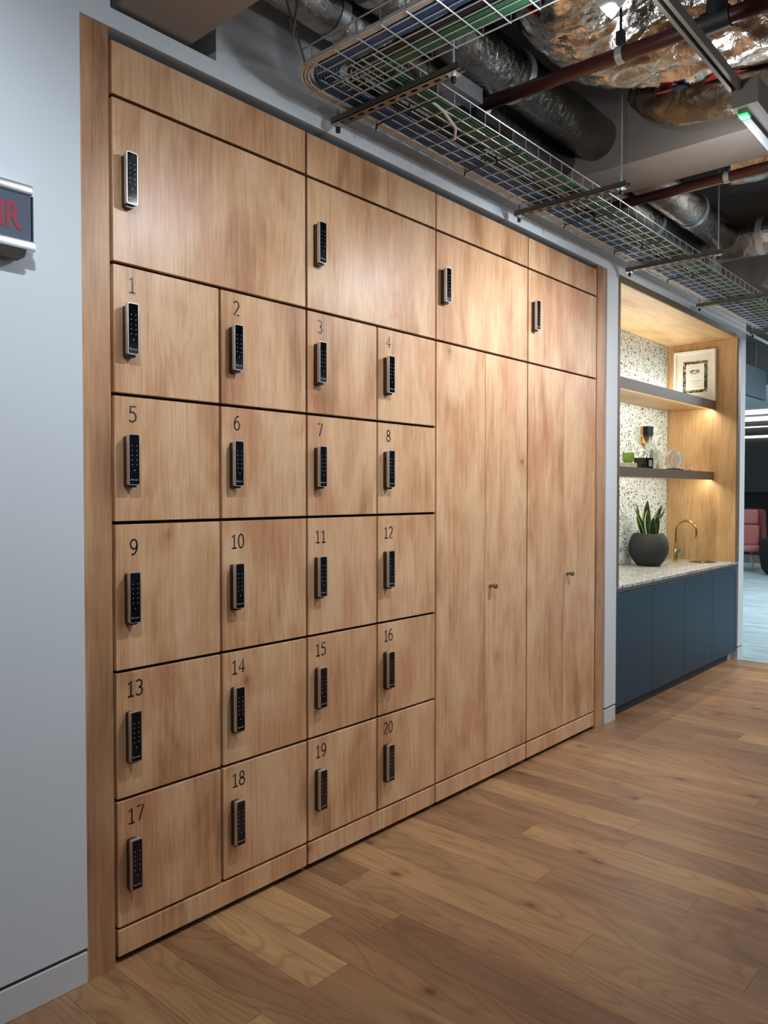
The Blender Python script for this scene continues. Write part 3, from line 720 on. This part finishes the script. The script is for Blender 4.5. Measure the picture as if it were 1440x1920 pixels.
bm = nb(); tube(bm, [(0, 0, .03), (0, -.02, .05), (0, -.05, .061)], .007, 10); part('arm', bm, WHITEP, t)
t = thing('emergency_light', 'grey linear emergency luminaire with green indicator at track end', 'luminaire', (1.665, -1.27, 2.80))
bm = nb(); box(bm, 0, 1.2, -.075, .014, .004, .095, .003); part('body', bm, mat('luminaire_grey', (120, 114, 104), .6), t)
bm = nb(); box(bm, .10, 1.19, -.022, .010, -.004, .0035, .0015); part('diffuser', bm, mat('diffuser', (150, 158, 160), .5), t)
bm = nb(); box(bm, .06, .10, -.022, .010, -.004, .0035, .0015); part('indicator', bm, LEDG, t, label='green indicator lamp')

# ------------------------------------------------------------------ cable tray, brackets, cables
TZ = 2.868
def basket(label, L, wd, loc, alongx=True):
    t = thing('cable_tray', label, 'cable tray', loc, 'wire basket cable trays')
    def P(a, b_, z): return (a, b_, z) if alongx else (b_, a, z)
    n_ = 7; bm = nb()
    for k in range(n_ + 1): y = -wd * k / n_; tube(bm, [P(0, y, 0), P(L, y, 0)], .0024, 6)
    for y in (0, -wd): tube(bm, [P(0, y, .05), P(L, y, .05)], .0026, 6)
    part('long_wires', bm, ZINC, t)
    bm = nb(); a = math.copysign(.05, L)
    while abs(a) < abs(L):
        tube(bm, [P(a, .0, .052), P(a, 0, -.004), P(a, -wd, -.004), P(a, -wd, .052)], .0024, 5); a += math.copysign(.1, L)
    part('cross_wires', bm, ZINC, t)
    return t
basket('long wire basket cable tray running beside the wall', 7.3, .335, (.66, -.125, TZ))
basket('short wire basket cable tray coming across to the wall', -3.0, -.255, (.56, -.235, TZ + .003), False)
def bracket(x, rodl, label, yr=-.655):
    t = thing('tray_bracket', label, 'bracket', (x, -.066, TZ - .030), 'strut brackets under the cable tray')
    L = yr + .066; bm = nb(); w2 = .0205
    box(bm, -w2, -w2 + .0025, L, 0, 0, .022); box(bm, w2 - .0025, w2, L, 0, 0, .022)
    box(bm, -w2, -.007, L, 0, 0, .0025); box(bm, .007, w2, L, 0, 0, .0025)
    y = 0
    while y > L + .03: box(bm, -.007, .007, y - .022, y, 0, .0025); y -= .05
    part('channel', bm, STRUT, t)
    for yy, top in ((-.018, .06), (L + .035, 3.61 - TZ + .03)):
        bm = nb(); tube(bm, [(0, yy, -.030), (0, yy, top)], .0042, 8); r_ = part('threaded_rod', bm, ZINC, t)
        bm = nb(); tube(bm, [(0, yy, -.030), (0, yy, -.012)], .0095, 6); part('end_cap', bm, BLACKP, r_)
        bm = nb(); box(bm, -.019, .019, yy - .017, yy + .017, -.005, -.0005); tube(bm, [(0, yy, -.0115), (0, yy, -.0052)], .009, 6); part('washer', bm, ZINC, t)
    return t
wh = ['nearest strut bracket under the cable tray, over lockers 3 and 4', 'strut bracket over the right tall cupboard, second along the tray', 'strut bracket over the left edge of the niche', 'strut bracket over the niche centre', 'farthest strut bracket, past the niche']
for k, x in enumerate((.885, 2.17, 3.475, 4.70, 6.0)): bracket(x, 0, wh[k])

def arc_path(s, zz, x_end=7.9, wob=0.0, ph=0):
    """cable lying in the trays: comes along the short tray, bends, follows the wall. s = 0 outer edge"""
    X0 = .565 + s * .74; Y0 = -.130 - s; R_o = max(.05, .15 - s * .3)
    p = []; k = 0; y = -3.4
    while y < Y0 - R_o - .1:
        p.append((X0 + wob * math.sin(y * 9 + ph), y, zz + wob * .6 * math.sin(y * 7 + ph * 2))); y += .16
    cx, cy = X0 + R_o, Y0 - R_o
    for q in range(9):
        a = PI - (PI / 2) * q / 8; p.append((cx + R_o * math.cos(a), cy + R_o * math.sin(a), zz))
    x = cx + .12
    while x < x_end:
        p.append((x, Y0 + wob * math.sin(x * 8 + ph), zz + wob * .6 * math.sin(x * 6 + ph))); x += .2
    return p
def cables(n_, s0, s1, r, m_, colr, lab, layers=2, zadd=0):
    for k in range(n_):
        lay = k % layers; s_ = s0 + (s1 - s0) * (k // layers) / max(1, (n_ - 1) // layers) + lay * r * .6
        bm = nb(); zz = TZ + .004 + r + lay * r * 2.1 + zadd
        tube(bm, arc_path(s_, zz, 7.9, .0016, k * .12), r, 6)
        o = solo('data_cable', bm, m_, lab, 'cable', colr + ' cables in the wire tray', smooth=True)
cables(6, .006, .026, .0045, CBEIGE, 'beige', 'beige cable at the wall side of the wire tray')
cables(16, .045, .115, .0042, CBLUE, 'blue', 'blue data cable in the bundle near the wall side of the tray', 2)
cables(18, .215, .290, .0042, CGREEN, 'green', 'green data cable in the bundle at the room side of the tray', 2)
cables(3, .15, .18, .006, CBLACK, 'black', 'black cable between the blue and green bundles', 1)
# cable ties
for x in (1.02, 1.6, 2.5, 3.1, 3.9):
    for s0, s1, lb in ((.035, .135, 'blue'), (.198, .312, 'green')):
        bm = nb(); y0, y1 = -.125 - s0, -.125 - s1; tube(bm, [(0, y0, -.0075), (0, y1, -.0075), (0, y1 - .004, .012), (0, y1, .024), (0, y0, .024), (0, y0 + .004, .012)], .0032, 6, closed=True)
        tube(bm, [(0, y0, -.008), (.004, y0 + .01, -.022)], .004, 6)
        solo('cable_tie', bm, BLACKP, 'black tie round the %s cable bundle in the tray' % lb, 'cable tie', 'ties on the %s bundle' % lb, (x, 0, TZ))
# loose white flex hanging from the tray and the box it feeds
bm = nb(); tube(bm, [(1.02, -.40, TZ + .02), (1.10, -.42, TZ - .012), (1.20, -.40, TZ - .03), (1.29, -.33, TZ - .02), (1.33, -.27, TZ + .008)], .0055, 8)
solo('white_flex', bm, WHITEP, 'short loose white flex looping under the cable tray', 'cable', smooth=True)
t = thing('junction_box', 'black power box fixed above the cable tray', 'box', (1.36, -.30, TZ + .07))
bm = nb(); box(bm, -.02, .26, -.10, .06, .0, .034, .004); part('body', bm, BLACKP, t)
bm = nb(); box(bm, 0, .07, -.05, -.01, -.002, -.0002); part('label_plate', bm, PAPER, t)
bm = nb(); box(bm, 0, .20, -.07, 0, 0, .06, .002)
solo('metal_trunking', bm, mat('pale_trunking', (150, 156, 160), .5, .3), 'pale grey metal trunking between tray and ducts', 'trunking', None, (1.19, -.325, 3.0))
# thin suspension rods above the bend
for p0, p1, lb in (((.48, -.28, 2.91), (.36, -.50, 3.2), 'thin black rod leaning by the short tray corner'), ((.575, -.24, 2.875), (.47, -.255, 3.05), 'thin steel rod with a black clamp at the tray corner')):
    bm = nb(); v0 = Vector(p0); d = Vector(p1) - v0; tube(bm, [(0, 0, 0), d], .0038, 8)
    if 'clamp' in lb: tube(bm, [d * .55, d * .68], .012, 10)
    solo('suspension_rod', bm, STRUT, lb, 'rod', None, p0)

# ------------------------------------------------------------------ open office beyond
b = nb(); box(b, 10.9, 24, -6, 9, 3.02, 3.1); struct('ceiling_office', b, mat('office_ceiling', (188, 204, 206), .9))
b = nb(); box(b, 10.85, 10.9, -6, 9, 3.02, 3.62); struct('trim_5', b, SHADOWM, 'grey upstand where the ceiling drops')
b = nb(); box(b, 16.2, 16.4, -6, 9, 0, 3.02); struct('wall_far', b, mat('dark_glazing', (26, 30, 32), .2))
b = nb(); box(b, 16.1, 16.19, -6, 9, .0, .16, .01); struct('baseboard_far', b, mat('grey_plinth', (120, 126, 128), .6))
b = nb(); box(b, 16.0, 16.19, -6, 9, 1.48, 2.58); struct('window_1', b, mat('roller_blind', (50, 54, 54), .8), 'dark roller blind over the far glazing')
for k, (x, z, hh) in enumerate(((14.4, 3.018, .05), (15.85, 3.018, .05), (15.95, 2.815, .022), (15.95, 2.60, .045))):
    bm = nb()
    if k < 2: box(bm, x, x + .12, -3, 7, z - .07, z)
    else: box(bm, x, x + .03, -3, 7, z, z + hh)
    solo('linear_ceiling_light', bm, LEDS, ['first bright strip light in the far office ceiling', 'second bright strip light in the far office ceiling', 'thin bright strip above the far dark window', 'lowest bright strip on the far dark window'][k], 'strip light', 'far office strip lights')
b = nb(); box(b, 7.2, 10.40, 1.0, 1.05, 2.74, 3.135); tube(b, [(7.6, 1.025, 3.13), (7.6, 1.025, 3.62)], .006, 6); tube(b, [(10.0, 1.025, 3.13), (10.0, 1.025, 3.62)], .006, 6); solo('hanging_panel', b, mat('blue_grey_panel', (46, 60, 68), .5), 'blue grey hanging glass panel beyond the wall end', 'panel', None)
# pink armchair: shell, cushions, legs
t = thing('armchair', 'dusty pink high backed lounge chair on pale wooden legs', 'armchair', (14.41, 2.50, 0))
rz = Matrix.Rotation(math.radians(-74), 4, 'Z')
bm = nb(); n1, n2 = 28, 22; grid = []
for i in range(n2 + 1):
    v_ = i / n2; z = .36 + .80 * v_; row = []
    back = .30 + .10 * v_
    for j in range(n1 + 1):
        u = (j / n1 - .5) * 2
        arm = 1 if v_ < .32 else max(.25, 1 - (v_ - .32) * 3.2)
        a = u * (PI / 2) ; x = math.sin(a) * (.43 - .02 * v_); y = math.cos(a) * back - .0
        if abs(u) > .6: y -= (abs(u) - .6) / .4 * .42 * arm
        row.append(bm.verts.new((x, y, z if v_ < .98 else z - .05 * abs(u) ** 4)))
    grid.append(row)
for r0, r1 in zip(grid, grid[1:]):
    for j in range(n1): bm.faces.new((r0[j], r0[j + 1], r1[j + 1], r1[j]))
bmesh.ops.solidify(bm, geom=bm.faces[:], thickness=.035); bm.transform(rz); part('shell', bm, PINK, t, True)
def pad(x0, x1, y0, y1, z0, z1, nm):
    bm = nb(); box(bm, x0, x1, y0, y1, z0, z1, .045, 4); bm.transform(rz); part(nm, bm, PINK, t, True)
pad(-.29, .29, .18, .32, .86, 1.14, 'headrest'); pad(-.31, .31, .14, .28, .46, .85, 'back_cushion'); pad(-.32, .32, -.36, .22, .36, .47, 'seat_cushion')
for sx in (-1, 1):
    for sy in (-1, 1):
        bm = nb(); tube(bm, [(sx * .17, sy * .2, .35), (sx * .21, sy * .28, 0)], [.022, .014], 12); bm.transform(rz); part('leg', bm, BEECH, t, True)
t = thing('tub_chair', 'black rounded tub chair right of the pink armchair', 'armchair', (13.75, 1.62, 0))
bm = nb(); lathe(bm, [(0, .02), (.26, .02), (.33, .12), (.37, .35), (.36, .60), (.33, .64), (.28, .60), (.27, .42), (0, .40)], seg=40); part('shell', bm, BLACKF, t, True)
bm = nb(); lathe(bm, [(0, .0), (.2, .0), (.2, .02), (0, .02)], seg=24); part('foot', bm, BLK, t)
bm = nb(); lathe(bm, [(0, .402), (.25, .402), (.265, .44), (.25, .47), (0, .48)], seg=32); part('seat_cushion', bm, BLACKF, t, True)
# trunking and emergency sign in the far ceiling
b = nb(); box(b, 6.2, 9.0, .10, .17, 2.93, 2.96); solo('black_trunking', b, BLK, 'black trunking beyond the end of the wall', 'trunking')
